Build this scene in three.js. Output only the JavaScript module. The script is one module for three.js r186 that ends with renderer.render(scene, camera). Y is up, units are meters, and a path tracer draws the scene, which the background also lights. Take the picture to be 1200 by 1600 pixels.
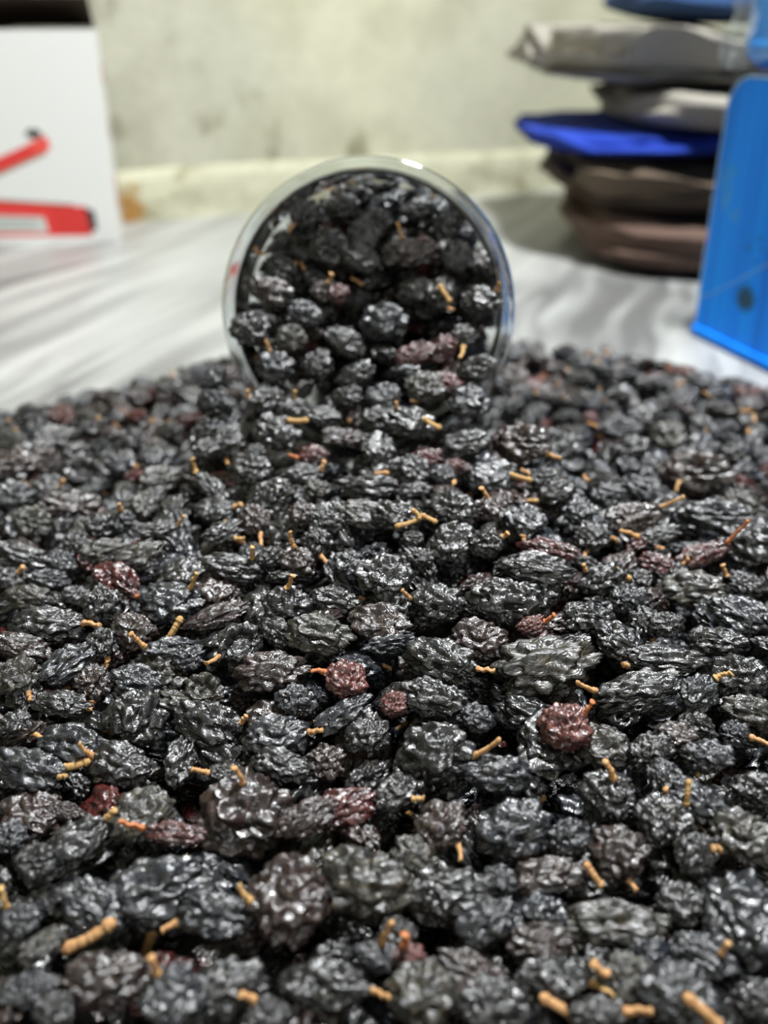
import * as THREE from 'three';
import { RoundedBoxGeometry } from 'three/addons/geometries/RoundedBoxGeometry.js';
import { mergeGeometries, mergeVertices } from 'three/addons/utils/BufferGeometryUtils.js';
import { RectAreaLightUniformsLib } from 'three/addons/lights/RectAreaLightUniformsLib.js';
import { createNoise3D } from 'simplex-noise';

// ------------------------------------------------------------------ camera, light, exposure
const scene = new THREE.Scene();
scene.background = new THREE.Color().setRGB(0.3, 0.4, 0.52);
const F = 1500, PITCH = 27.5 * Math.PI / 180, EYE = new THREE.Vector3(0, 0.18, 0);
const camera = new THREE.PerspectiveCamera(2 * Math.atan(800 / F) * 180 / Math.PI, 0.75, 0.01, 20);
camera.position.copy(EYE);
camera.rotation.x = -PITCH;
camera.focus = 0.240;
camera.userData.fStop = 7.8;
camera.updateMatrixWorld(true);
scene.add(camera);
const renderer = new THREE.WebGLRenderer();
renderer.toneMapping = THREE.LinearToneMapping;
renderer.toneMappingExposure = 1.28;
renderer.shadowMap.enabled = true;
RectAreaLightUniformsLib.init();
const LAMP = { p: new THREE.Vector3(0.20, 1.08, -0.46), size: 0.12, power: 500, color: new THREE.Color().setRGB(0.965, 0.985, 1.0) };
const WINDOW = { power: 2.9, color: new THREE.Color().setRGB(1.0, 0.98, 0.94) };

// ------------------------------------------------------------------ helpers
let seed = 20240611;
const rnd = () => { seed = (seed + 0x6D2B79F5) | 0; let t = Math.imul(seed ^ (seed >>> 15), 1 | seed); t = (t + Math.imul(t ^ (t >>> 7), 61 | t)) ^ t; return ((t ^ (t >>> 14)) >>> 0) / 4294967296; };
const rr = (a, b) => a + (b - a) * rnd();
const pick = (a) => a[Math.floor(rnd() * a.length)];
const n3 = createNoise3D(rnd);
const clamp = (x, a = 0, b = 1) => Math.min(b, Math.max(a, x));
const smooth = (x, a = 0, b = 1) => { const t = clamp((x - a) / (b - a)); return t * t * (3 - 2 * t); };
const mix = (a, b, t) => a + (b - a) * t;
const fbm = (x, y, z, o = 4) => { let s = 0, a = 0.5; for (let i = 0; i < o; i++) { s += a * n3(x, y, z); x *= 2.03; y *= 2.03; z *= 2.03; a *= 0.5; } return s; };
const V = (x, y, z) => new THREE.Vector3(x, y, z);
const lin = (r, g, b) => new THREE.Color().setRGB(r, g, b);
const taken = {};
const numbered = (n) => { const k = taken[n] = (taken[n] ?? -1) + 1; return k ? n + '_' + String(k).padStart(3, '0') : n; };
function tag(o, label, category, group, kind) {
  o.userData.label = label; o.userData.category = category;
  if (group) o.userData.group = group;
  if (kind) o.userData.kind = kind;
  return o;
}
function mesh(name, geo, mat, parent) {
  const m = new THREE.Mesh(geo, mat);
  m.castShadow = m.receiveShadow = true;
  m.name = parent ? name : numbered(name);
  (parent ?? scene).add(m);
  return m;
}
function thing(name, pos = [0, 0, 0], turn = 0) {
  const g = new THREE.Group(); g.name = numbered(name); g.position.set(...pos); g.rotation.y = turn; scene.add(g); return g;
}
function struct(name, geo, mat, label, category) {
  const m = mesh(name, geo, mat); tag(m, label, category, null, 'structure'); return m;
}
function texture(w, h, fn, srgb = true) {       // fn(u, v) -> [r, g, b] in 0..1
  const d = new Uint8Array(w * h * 4);
  for (let j = 0; j < h; j++) for (let i = 0; i < w; i++) {
    const c = fn((i + 0.5) / w, (j + 0.5) / h), k = (j * w + i) * 4;
    d[k] = clamp(c[0]) * 255; d[k + 1] = clamp(c[1]) * 255; d[k + 2] = clamp(c[2]) * 255; d[k + 3] = 255;
  }
  const t = new THREE.DataTexture(d, w, h, THREE.RGBAFormat);
  t.magFilter = THREE.LinearFilter; t.minFilter = THREE.LinearMipmapLinearFilter; t.generateMipmaps = true;
  t.wrapS = t.wrapT = THREE.MirroredRepeatWrapping;
  if (srgb) t.colorSpace = THREE.SRGBColorSpace;
  t.needsUpdate = true;
  return t;
}
// uv in metres for axis-aligned boxes
function boxUV(g) {
  const p = g.attributes.position, n = g.attributes.normal, uv = g.attributes.uv;
  for (let i = 0; i < p.count; i++) {
    const ax = Math.abs(n.getX(i)), ay = Math.abs(n.getY(i)), az = Math.abs(n.getZ(i));
    if (ay >= ax && ay >= az) uv.setXY(i, p.getX(i), p.getZ(i));
    else if (ax >= az) uv.setXY(i, p.getZ(i), p.getY(i));
    else uv.setXY(i, p.getX(i), p.getY(i));
  }
  return g;
}
const boxG = (w, h, d, x, y, z) => boxUV(new THREE.BoxGeometry(w, h, d).translate(x, y, z));

// camera maths: pixel of the 1200x1600 photograph -> direction, point -> pixel
const CU = V(0, Math.cos(PITCH), -Math.sin(PITCH)), CB = V(0, Math.sin(PITCH), Math.cos(PITCH)), CR = V(1, 0, 0);
const ray = (u, v) => V((u - 600) / F, -Math.sin(PITCH) - (v - 800) / F * Math.cos(PITCH), -(Math.cos(PITCH) - (v - 800) / F * Math.sin(PITCH)));
function project(x, y, z) {
  const py = y - EYE.y, d = -(py * CB.y + z * CB.z);
  return [600 + F * x / d, 800 - F * (py * CU.y + z * CU.z) / d, d];
}

// ------------------------------------------------------------------ the room
// the room stands turned against the camera: e1 runs along the back wall, e2 points from it into the room
const TURN = Math.atan2(0.394, 0.919), P0 = V(-0.248, 0, -0.957);
const place = (o) => { o.position.copy(P0); o.rotation.y = TURN; return o; };   // local x along the wall, z into the room

const marble = texture(1024, 1024, (u, v) => {
  const X = u * 1.4, Y = v * 1.4, a = 0.80, s = X * Math.cos(a) + Y * Math.sin(a), t = -X * Math.sin(a) + Y * Math.cos(a);
  const wx = 0.022 * fbm(s * 2.5, t * 2, 3.1, 3);
  let k = 0.5 + 0.9 * fbm((s + wx) * 22, t * 2.2, 7.7, 4);
  const vein = Math.pow(1 - Math.abs(fbm((s + wx * 1.5) * 11, t * 1.4, 1.3, 4)) * 2, 6);
  const cloud = smooth(fbm(s * 2.2, t * 1.4, 21.5, 3), -0.25, 0.3);
  k = clamp(smooth(k, 0.1, 1.0) * 0.8 + clamp(vein) * 0.5, 0, 1) * (0.45 + 0.55 * cloud);
  const g = 0.015 * n3(X * 160, Y * 160, 2);
  return [mix(0.68, 0.40, k) + g, mix(0.685, 0.40, k) + g, mix(0.67, 0.395, k) + g];
});
marble.repeat.set(1 / 1.4, 1 / 1.4); marble.offset.set(0.5, 0.1);
const marbleMat = new THREE.MeshStandardMaterial({ map: marble, roughness: 0.38 });
const plaster = texture(1024, 1024, (u, v) => {
  const X = u * 1.5, Y = v * 1.5;
  const blot = smooth(fbm(X * 6, Y * 4, 11, 4), -0.1, 0.5), big = smooth(fbm(X * 2.2, Y * 1.7, 4.4, 3), -0.35, 0.35);
  const spot = smooth(fbm(X * 17, Y * 11, 31, 3), 0.22, 0.5) * smooth(fbm(X * 3, Y * 3, 77, 2), -0.1, 0.3);
  const g = 0.02 * n3(X * 90, Y * 90, 9) + 0.02 * fbm(X * 30, Y * 30, 5, 2);
  const r = mix(0.74, 0.69, big), gg = mix(0.735, 0.685, big), b = mix(0.64, 0.615, big);
  const d = 0.06 * blot + 0.17 * spot;
  return [r - d + g, gg - d * 1.02 + g, b - d * 1.05 + g];
});
plaster.repeat.set(1 / 1.5, 1 / 1.5);
const plasterMat = new THREE.MeshStandardMaterial({ map: plaster, roughness: 0.88, bumpMap: plaster, bumpScale: 0.002 });
const RL = -1.35, RRt = 1.75, RD = 3.0, RH = 2.5, TH = 0.12;
place(struct('floor', boxG(RRt - RL + 2 * TH, 0.05, RD + 2 * TH, (RL + RRt) / 2, -0.025, RD / 2), marbleMat, 'white marble floor with soft grey streaks under the raisins', 'floor'));
place(struct('ceiling', boxG(RRt - RL + 2 * TH, TH, RD + 2 * TH, (RL + RRt) / 2, RH + TH / 2, RD / 2), plasterMat, 'plain plastered ceiling of the room', 'ceiling'));
place(struct('wall_back', boxG(RRt - RL + 2 * TH, RH, TH, (RL + RRt) / 2, RH / 2, -TH / 2 - 0.005), plasterMat, 'grimy cream plaster wall with greenish stains behind the jar', 'wall'));
place(struct('wall_left', boxG(TH, RH, RD + TH, RL - TH / 2, RH / 2, RD / 2), plasterMat, 'plastered side wall on the side of the white carton', 'wall'));
place(struct('wall_right', boxG(TH, RH, RD + TH, RRt + TH / 2, RH / 2, RD / 2), plasterMat, 'plastered side wall on the side of the blue box', 'wall'));
{ // wall with the window, behind the camera
  const x0 = -1.15, x1 = 0.15, y0 = 0.75, y1 = 1.9, z = RD + TH / 2, W = RRt - RL;
  const g = mergeGeometries([
    boxG(W, y0, TH, (RL + RRt) / 2, y0 / 2, z), boxG(W, RH - y1, TH, (RL + RRt) / 2, (RH + y1) / 2, z),
    boxG(x0 - RL, y1 - y0, TH, (RL + x0) / 2, (y0 + y1) / 2, z), boxG(RRt - x1, y1 - y0, TH, (RRt + x1) / 2, (y0 + y1) / 2, z)]);
  place(struct('wall_front', g, plasterMat, 'plastered wall with the window behind the camera', 'wall'));
  const wn = thing('window_1'); place(wn); tag(wn, 'two-pane window letting daylight in behind the camera', 'window', null, 'structure');
  const fm = new THREE.MeshStandardMaterial({ color: '#d8d6cc', roughness: 0.5 });
  const fw = 0.05, parts = [boxG(x1 - x0, fw, 0.05, (x0 + x1) / 2, y0 + fw / 2, z), boxG(x1 - x0, fw, 0.05, (x0 + x1) / 2, y1 - fw / 2, z),
    boxG(fw, y1 - y0 - 2 * fw, 0.05, x0 + fw / 2, (y0 + y1) / 2, z), boxG(fw, y1 - y0 - 2 * fw, 0.05, x1 - fw / 2, (y0 + y1) / 2, z), boxG(fw, y1 - y0 - 2 * fw, 0.05, (x0 + x1) / 2, (y0 + y1) / 2, z)];
  mesh('window_frame', mergeGeometries(parts), fm, wn);
  const glass = new THREE.MeshPhysicalMaterial({ color: '#ffffff', transmission: 1, roughness: 0, thickness: 0 });
  for (const c of [x0 * 0.75 + x1 * 0.25, x0 * 0.25 + x1 * 0.75]) mesh('pane', new THREE.BoxGeometry((x1 - x0) / 2 - 0.075, y1 - y0 - 2 * fw, 0.004).translate(c, (y0 + y1) / 2, z), glass, wn);
  const L = new THREE.RectAreaLight(WINDOW.color, WINDOW.power, x1 - x0 - 0.1, y1 - y0 - 0.1);
  L.name = 'window_daylight';
  const c = V((x0 + x1) / 2, (y0 + y1) / 2, RD - 0.02).applyAxisAngle(V(0, 1, 0), TURN).add(P0);
  L.position.copy(c); scene.add(L);
  L.lookAt(c.clone().add(V(0, -0.25, -1).applyAxisAngle(V(0, 1, 0), TURN)));
}
{ // rough plaster skirting: a hand-trowelled band, thicker towards the floor
  const nx = 240, ny = 14, H = 0.046, g = new THREE.PlaneGeometry(RRt - RL, H, nx, ny), p = g.attributes.position, uv = g.attributes.uv;
  for (let i = 0; i < p.count; i++) {
    const x = p.getX(i) + (RL + RRt) / 2, t = (p.getY(i) + H / 2) / H;
    const top = H * (1 + 0.05 * n3(x * 5, 0, 3)), y = t * top;
    const out = t > 0.99 ? -0.006 : 0.002 + 0.004 * (1 - t) + 0.003 * fbm(x * 12, y * 22, 8, 3) - 0.004 * smooth(t, 0.75, 1);
    p.setXYZ(i, x, t === 0 ? -0.002 : y, out); uv.setXY(i, x + 0.37, y + 0.2);
  }
  g.computeVertexNormals();
  const band = texture(1024, 128, (u, v) => {
    const X = u * 1.5, Y = v * 0.2, d = 0.10 * smooth(fbm(X * 14, Y * 20, 51, 3), 0, 0.5), g2 = 0.02 * n3(X * 90, Y * 90, 4);
    const rust = smooth(1.1 - Math.hypot((X - 0.372) / 0.016, (Y - 0.192) / 0.03) + 0.5 * fbm(X * 60, Y * 60, 2, 3), 0, 0.7);
    const dirt = smooth(fbm(X * 22, Y * 30, 61, 3) , 0.15, 0.5) * 0.12;
    return [0.71 - d * 0.7 - dirt + g2, 0.705 - d * 0.7 - dirt * 1.1 + g2, 0.61 - d * 0.7 - dirt * 1.2 + g2].map((q, i) => mix(q, [0.55, 0.36, 0.12][i], 0.8 * rust));
  });
  band.repeat.set(1 / 1.5, 1 / 0.2);
  place(struct('baseboard_back', g, new THREE.MeshStandardMaterial({ map: band, roughness: 0.85 }), 'rough cream plaster skirting band along the foot of the wall', 'skirting'));
}
{ // lamp hanging above the heap, out of the picture
  const l = thing('pendant_lamp', [LAMP.p.x, 0, LAMP.p.z]); tag(l, 'flat square pendant lamp hanging above the raisins', 'lamp');
  const dark = new THREE.MeshStandardMaterial({ color: '#c9c9c6', roughness: 0.5 });
  mesh('housing', new RoundedBoxGeometry(0.19, 0.035, 0.19, 3, 0.01).translate(0, LAMP.p.y + 0.02, 0), dark, l);
  mesh('diffuser', new THREE.BoxGeometry(0.155, 0.004, 0.155).translate(0, LAMP.p.y + 0.001, 0), new THREE.MeshStandardMaterial({ color: '#ffffff', emissive: LAMP.color, emissiveIntensity: 2, roughness: 0.4 }), l);
  mesh('cord', new THREE.CylinderGeometry(0.003, 0.003, RH - LAMP.p.y - 0.035, 8).translate(0, (RH + LAMP.p.y + 0.035) / 2, 0), dark, l);
  const L = new THREE.RectAreaLight(LAMP.color, LAMP.power, LAMP.size, LAMP.size);
  L.name = 'pendant_light'; L.position.copy(LAMP.p).y -= 0.006; scene.add(L);
  L.lookAt(L.position.x, 0, L.position.z - 0.0001);
}

// ------------------------------------------------------------------ jar (lying on its side, mouth towards the camera)
const M = V(-0.0065, 0.0868, -0.3326), TILT = 15.5 * Math.PI / 180, YAW = -6 * Math.PI / 180, JL = 0.125;
const AX = V(Math.sin(YAW) * Math.cos(TILT), Math.sin(TILT), Math.cos(YAW) * Math.cos(TILT));
const R_OUT = 0.0522, R_IN = 0.0462;
const jarS = (x, y, z) => { const a = x - M.x, b = y - M.y, c = z - M.z, s = a * AX.x + b * AX.y + c * AX.z; return [s, Math.hypot(a - s * AX.x, b - s * AX.y, c - s * AX.z)]; };
{
  const jar = thing('jar'); jar.position.copy(M);
  jar.quaternion.setFromUnitVectors(V(0, 1, 0), AX);
  tag(jar, 'clear round jar lying on its side spilling black raisins', 'jar');
  const P = (a) => a.map(([r, s]) => new THREE.Vector2(r, s));
  const lip = P([[0.0464, -0.020], [0.0464, -0.003], [0.0468, -0.0012], [0.0476, -0.0002], [0.0488, 0.0], [0.0512, -0.0002], [0.0520, -0.0010], [0.0522, -0.0022], [0.0520, -0.0034],
    [0.0502, -0.0042], [0.0496, -0.0052], [0.0496, -0.0066], [0.0514, -0.0080], [0.0516, -0.0092], [0.0496, -0.0106], [0.0496, -0.0124], [0.0512, -0.0138], [0.0514, -0.0150], [0.0494, -0.0164], [0.0494, -0.0200], [0.0464, -0.020]]);
  const solid = new THREE.MeshPhysicalMaterial({ color: '#e4eaec', transmission: 1, roughness: 0.04, ior: 1.5, thickness: 0.004 });
  const thin = new THREE.MeshPhysicalMaterial({ color: '#f7fafb', transmission: 1, roughness: 0.02, ior: 1.5, thickness: 0 });
  mesh('threaded_rim', new THREE.LatheGeometry(lip, 128), solid, jar).userData.label = 'thick clear rim with screw threads';
  const body = P([[0.0494, -0.0200], [0.0496, -0.0225], [0.0506, -0.026], [0.0508, -0.032], [0.0508, -0.112], [0.0498, -0.119], [0.047, -0.1235], [0.042, -0.125], [0.032, -0.124], [0.02, -0.1225], [0.0001, -0.122]]);
  mesh('jar_body', new THREE.LatheGeometry(body, 96), thin, jar).userData.label = 'thin clear cylindrical wall';
}

// ------------------------------------------------------------------ raisin shapes
const ICO = (() => { const g = new THREE.IcosahedronGeometry(1, 20); g.deleteAttribute('uv'); g.deleteAttribute('normal'); return mergeVertices(g, 1e-5); })();
function raisinShape(type, sd) {
  const g = ICO.clone(), p = g.attributes.position, o = sd * 13.7;
  const uv = new Float32Array(p.count * 2);
  const k = type === 'r' ? 26 : type === 'l' ? 22 : type === 'w' ? 20 : type === 'b' ? 30 : 10;
  const sharp = (sd * 0.37) % 1 < 0.5;
  for (let i = 0; i < p.count; i++) {
    const x = p.getX(i), y = p.getY(i), z = p.getZ(i);
    // overall outline: uneven, slightly angular
    let r = 1 + 0.26 * fbm(x * 0.9 + o, y * 0.9, z * 0.9, 2) + 0.15 * n3(x * 1.7, y * 1.7 + o, z * 1.7);
    const rad = Math.hypot(x, z), ang = Math.atan2(z, x);
    const w1 = fbm(x * 2 + 5, y * 2 + o, z * 2, 2), w2 = n3(x * 5.2 + o, y * 5.2, z * 5.2);
    let phase, amp = 0.095;
    const flow = fbm(x * 1.3 + o, y * 1.3 + 4, z * 1.3, 2);
    if (type === 'r') phase = k * (rad + 0.07 * Math.cos(ang * 2 + o) + 0.16 * flow) + 1.1 * w1 + 0.2 * w2;
    else if (type === 'b') phase = k * (rad + 0.05 * Math.cos(ang * 2 + o) + 0.06 * flow) + 0.6 * w1 + 0.3 * w2;
    else if (type === 'l') phase = k * (z * 0.85 + y * 0.5 + 0.34 * fbm(x * 0.8 + o, y * 1.5, z * 1.5, 2)) + 0.9 * w1 + 0.2 * w2;
    else if (type === 'w') phase = k * (0.75 * n3(x * 1.0 + o, y * 1.0 + 2, z * 1.0) + 0.30 * n3(x * 2.1, y * 2.1 + o, z * 2.1)) + 0.8 * w1 + 0.2 * w2;
    else phase = k * (0.8 * n3(x * 0.9 + o, y * 0.9, z * 0.9) + 0.2 * flow) + 0.8 * w1;
    let c = Math.abs(Math.sin(phase / 2));
    c = sharp ? 1 - Math.pow(c, 0.85) : Math.pow(c, 0.75);    // thin crests, or thin creases between rounded folds
    const broken = 0.45 + 0.55 * smooth(n3(x * 1.7 + o, y * 1.7 + 9, z * 1.7), -0.6, 0.4);
    if (type === 'f') amp = 0.19;
    if (type === 'b') amp = 0.055;
    let d = amp * (c - 0.5) * broken;
    const ph2 = 15 * n3(x * 1.5 + o * 2, y * 1.5, z * 1.5 + 3) + 1 * w2;   // second family of wrinkles across the first
    d += (type === 'f' ? 0.022 : 0.010) * (Math.abs(Math.sin(ph2 / 2)) - 0.5);
    d += 0.002 * n3(x * 9, y * 9 + o, z * 9);
    d += -0.20 * smooth(n3(x * 1.6 + 3, y * 1.6 + o, z * 1.6), 0.25, 0.75);  // sunken places
    r += d;
    let X = x * r, Y = y * r, Z = z * r;
    if (type === 'r') Y *= 0.86 - 0.20 * (1 - smooth(rad, 0.2, 0.75)) * (y > 0 ? 1 : 0.5);
    if (type === 'b' && y > 0) Y *= 1 - 1.05 * (1 - smooth(rad, 0.35, 0.80));
    if (type === 'l') { const e = 1 - 0.16 * Math.pow(Math.abs(x), 3); Y *= e; Z *= e; }
    p.setXYZ(i, X, Y, Z);
    uv[2 * i] = X * 0.45 + 0.5 + sd * 0.13 + Y * 0.12; uv[2 * i + 1] = Z * 0.45 + 0.5 + sd * 0.29 + Y * 0.15;
  }
  g.setAttribute('uv', new THREE.BufferAttribute(uv, 2));
  g.computeVertexNormals();
  // coarse set of surface points for packing
  const pts = [], step = Math.max(1, Math.floor(p.count / 430));
  for (let i = 0; i < p.count; i += step) pts.push(p.getX(i), p.getY(i), p.getZ(i));
  return { type, geo: g, pts: new Float32Array(pts) };
}
const SH = { r: [], l: [], w: [], f: [], b: [] };
{ let s = 1; for (const [t, n] of [['r', 5], ['l', 7], ['w', 9], ['f', 8], ['b', 2]]) for (let i = 0; i < n; i++) SH[t].push(raisinShape(t, s++)); }
console.log('shapes done');

// materials: what the skin is made of (dark flesh, dust, sugar grains), the same skin relief on all
const relief = texture(512, 512, (u, v) => {
  const X = u * 9, Y = v * 9;
  const ph = 11 * n3(X * 0.4, Y * 0.4, 4) + 1.2 * n3(X * 1.5, Y * 1.5, 8);
  const a = Math.abs(Math.sin(ph)), b = Math.abs(n3(X * 3.2, Y * 3.2, 15)), c = n3(X * 9, Y * 9, 22);
  const h = 0.15 + 0.65 * a + 0.10 * b + 0.03 * c;
  return [h, h, h];
}, false);
const gloss = texture(256, 256, (u, v) => { const h = 0.72 + 0.35 * fbm(u * 7, v * 7, 3, 4) + 0.12 * n3(u * 60, v * 60, 2); return [h, h, h]; }, false);
const toneTex = (base, alt, dust, amount, sd) => texture(512, 512, (u, v) => {
  const a = smooth(fbm(u * 4, v * 4, sd, 3), -0.3, 0.4), k = 1 + 0.25 * n3(u * 40, v * 40, sd);
  const patch = smooth(fbm(u * 5, v * 5, sd + 40, 4), 0.30 - amount, 0.62 - amount * 0.6), grain = smooth(n3(u * 75, v * 75, sd + 9) + 0.5 * n3(u * 150, v * 150, sd + 3), 0.0, 0.9);
  const d = patch * (0.25 + 0.75 * grain) * Math.min(1, 0.35 + amount * 1.5);
  return [0, 1, 2].map((i) => { const L = mix(mix(base[i], alt[i], a) * k, dust[i], d); return L <= 0.0031308 ? L * 12.92 : 1.055 * Math.pow(L, 1 / 2.4) - 0.055; });
});
const TAN = [0.17, 0.135, 0.075];
const toneMat = (base, alt, amount, sd, rough, bump = 0.00008) => new THREE.MeshPhysicalMaterial({ map: toneTex(base, alt, TAN, amount, sd), roughness: rough, roughnessMap: gloss, ior: 1.75, bumpMap: relief, bumpScale: bump });
const TONE = {
  k: toneMat([0.0045, 0.0045, 0.005], [0.009, 0.009, 0.010], 0.08, 1, 0.48),
  u: toneMat([0.007, 0.008, 0.011], [0.016, 0.019, 0.025], 0.05, 2, 0.50),
  n: toneMat([0.011, 0.0065, 0.006], [0.026, 0.012, 0.011], 0.09, 3, 0.49),
  r: toneMat([0.024, 0.004, 0.004], [0.070, 0.011, 0.010], 0.04, 4, 0.40),
  d: toneMat([0.009, 0.008, 0.006], [0.018, 0.016, 0.011], 0.20, 5, 0.60),
  p: toneMat([0.055, 0.013, 0.011], [0.13, 0.040, 0.032], 0.05, 6, 0.46),
};
const TONES = 'kkkkkkkuuuunnndr'.split('');
const stemTex = texture(64, 256, (u, v) => { const a = 0.5 + 0.5 * n3(u * 5, v * 14, 3), g = 0.1 * n3(u * 30, v * 60, 1); return [mix(0.78, 0.67, a) + g, mix(0.64, 0.46, a) + g, mix(0.43, 0.30, a) + g]; });
const stemMats = [new THREE.MeshStandardMaterial({ map: stemTex, roughness: 0.75 }), new THREE.MeshStandardMaterial({ map: stemTex, color: lin(0.95, 1.05, 0.95), roughness: 0.75 }), new THREE.MeshStandardMaterial({ map: stemTex, color: lin(0.9, 0.55, 0.45), roughness: 0.7 })];
function stemShape(sd, bend, flare) {      // unit length along +y, slightly bent, ringed and flared at the ends
  const rad = 0.13, ns = 14, nr = 8, pos = [], idx = [], uv = [];
  for (let j = 0; j <= ns; j++) {
    const t = j / ns, cx = bend * (t * t) , cz = 0.06 * n3(t * 2, sd, 1);
    let r = rad * (1.15 - 0.35 * t + flare * (smooth(t, 0.8, 1) + 0.8 * smooth(1 - t, 0.78, 1))) * (1 + 0.14 * Math.sin(t * 34 + sd) + 0.12 * n3(t * 9, sd, 5));
    for (let i = 0; i <= nr; i++) { const a = i / nr * Math.PI * 2; const rk = r * (1 + 0.15 * n3(Math.cos(a) * 1.3, Math.sin(a) * 1.3 + sd, t * 6)); pos.push(cx + Math.cos(a) * rk, t, cz + Math.sin(a) * rk); uv.push(i / nr, t); }
  }
  for (let j = 0; j < ns; j++) for (let i = 0; i < nr; i++) { const a = j * (nr + 1) + i, b = a + nr + 1; idx.push(a, b, a + 1, b, b + 1, a + 1); }
  for (const [row, up] of [[0, -1], [ns, 1]]) {
    const c = pos.length / 3; let x = 0, z = 0; for (let i = 0; i < nr; i++) { x += pos[(row * (nr + 1) + i) * 3] / nr; z += pos[(row * (nr + 1) + i) * 3 + 2] / nr; }
    pos.push(x, row / ns + up * 0.02, z); uv.push(0.5, row / ns);
    for (let i = 0; i < nr; i++) { const a = row * (nr + 1) + i; up > 0 ? idx.push(a, c, a + 1) : idx.push(a, a + 1, c); }
  }
  const g = new THREE.BufferGeometry();
  g.setAttribute('position', new THREE.Float32BufferAttribute(pos, 3)); g.setAttribute('uv', new THREE.Float32BufferAttribute(uv, 2)); g.setIndex(idx); g.computeVertexNormals();
  return g;
}
const STEMS = [stemShape(1, 0.1, 0.5), stemShape(2, 0.3, 0.3), stemShape(3, -0.25, 0.6), stemShape(4, 0.0, 0.2)];

// ------------------------------------------------------------------ packing: raisins are let fall onto a height field
const CELL = 0.0018, X0 = -0.36, X1 = 0.36, Z0 = -0.60, Z1 = 0.0, NX = Math.ceil((X1 - X0) / CELL), NZ = Math.ceil((Z1 - Z0) / CELL);
let H = new Float32Array(NX * NZ);
const stampId = new Int32Array(NX * NZ), stampLo = new Float32Array(NX * NZ), stampHi = new Float32Array(NX * NZ), cells = new Int32Array(8000);
let stamp = 0;
const wp = new Float32Array(1500);
function transform(r) {                                          // surface points of raisin r about its centre -> wp
  const { pts } = r.sh, e = r.m; let n = 0;
  for (let i = 0; i < pts.length; i += 3) {
    const x = pts[i], y = pts[i + 1], z = pts[i + 2];
    wp[n++] = e[0] * x + e[1] * y + e[2] * z; wp[n++] = e[3] * x + e[4] * y + e[5] * z; wp[n++] = e[6] * x + e[7] * y + e[8] * z;
  }
  return n;
}
function foot(n, cx, cz) {                                       // cells under it, lowest and highest point over each
  stamp++; let c = 0;
  for (let i = 0; i < n; i += 3) {
    const ix = Math.floor((cx + wp[i] - X0) / CELL), iz = Math.floor((cz + wp[i + 2] - Z0) / CELL);
    if (ix < 0 || iz < 0 || ix >= NX || iz >= NZ) continue;
    const k = iz * NX + ix, y = wp[i + 1];
    if (stampId[k] !== stamp) { stampId[k] = stamp; stampLo[k] = stampHi[k] = y; cells[c++] = k; }
    else { if (y < stampLo[k]) stampLo[k] = y; if (y > stampHi[k]) stampHi[k] = y; }
  }
  return c;
}
function basis(X, Y, Z, a, c, b) { return [X.x * a, Y.x * c, Z.x * b, X.y * a, Y.y * c, Z.y * b, X.z * a, Y.z * c, Z.z * b]; }
function orient(r, nrm, along) {
  const Y = nrm.clone().normalize(), X = along.clone().addScaledVector(Y, -along.dot(Y)).normalize(), Z = X.clone().cross(Y);
  r.X = X; r.Y = Y; r.Z = Z; r.m = basis(X, Y, Z, r.a, r.c, r.b);
  return r;
}
const raisins = [];
function randomRaisin(tilt = 0.7, scale = 1) {
  const a = scale * rr(0.0064, 0.0096) * (rnd() < 0.12 ? 1.2 : 1), t = pick(['w', 'w', 'w', 'l', 'l', 'f', 'f', 'r']);
  const b = a * (t === 'r' ? rr(0.85, 0.98) : t === 'l' ? rr(0.5, 0.65) : rr(0.62, 0.9)), c = b * rr(0.55, 0.85), an = rnd() * 6.283;
  const r = { sh: pick(SH[t]), type: t, a, b, c, tone: pick(TONES), stem: rnd() < 0.22 ? 1 : 0 };
  return orient(r, V(rr(-tilt, tilt), 1, rr(-tilt, tilt)), V(Math.cos(an), 0, Math.sin(an)));
}
function commit(r, x, y, z, n, c) {
  r.p = V(x, y, z); raisins.push(r);
  for (let i = 0; i < c; i++) { const k = cells[i], h = y + stampHi[k]; if (h > H[k]) H[k] = h; }
}
// the heap's top surface
const EDGE = [[-0.36, -0.30], [-0.27, -0.385], [-0.18, -0.438], [-0.135, -0.470], [-0.088, -0.520], [0, -0.545], [0.078, -0.545], [0.13, -0.525], [0.195, -0.478], [0.27, -0.43], [0.36, -0.35]];
function edgeZ(x) { for (let i = 1; i < EDGE.length; i++) if (x <= EDGE[i][0]) { const [a, b] = [EDGE[i - 1], EDGE[i]]; return mix(a[1], b[1], (x - a[0]) / (b[0] - a[0])); } return -0.33; }
function heapTop(x, z) {
  const e = z - edgeZ(x) - 0.004, side = 0.115 + 0.42 * Math.abs(z) - Math.abs(x), front = -0.03 - z;
  if (e < 0 || side < 0 || front < 0) return -1;
  const ramp = Math.min(smooth(e, -0.012, 0.065), smooth(side, -0.01, 0.06), smooth(front, -0.01, 0.03));
  return 0.011 + 0.016 * ramp + ramp * 0.030 * Math.exp(-(((x - 0.004) / 0.105) ** 2) - (((z + 0.265) / 0.082) ** 2));
}
const inJar = (x, y, z, R) => { const [s, q] = jarS(x, y, z); return s < 0.001 && s > -JL - 0.002 && q < R; };
function hitsJar(n, x, y, z) { for (let i = 0; i < n; i += 6) if (inJar(x + wp[i], y + wp[i + 1], z + wp[i + 2], R_OUT)) return true; return false; }
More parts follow.
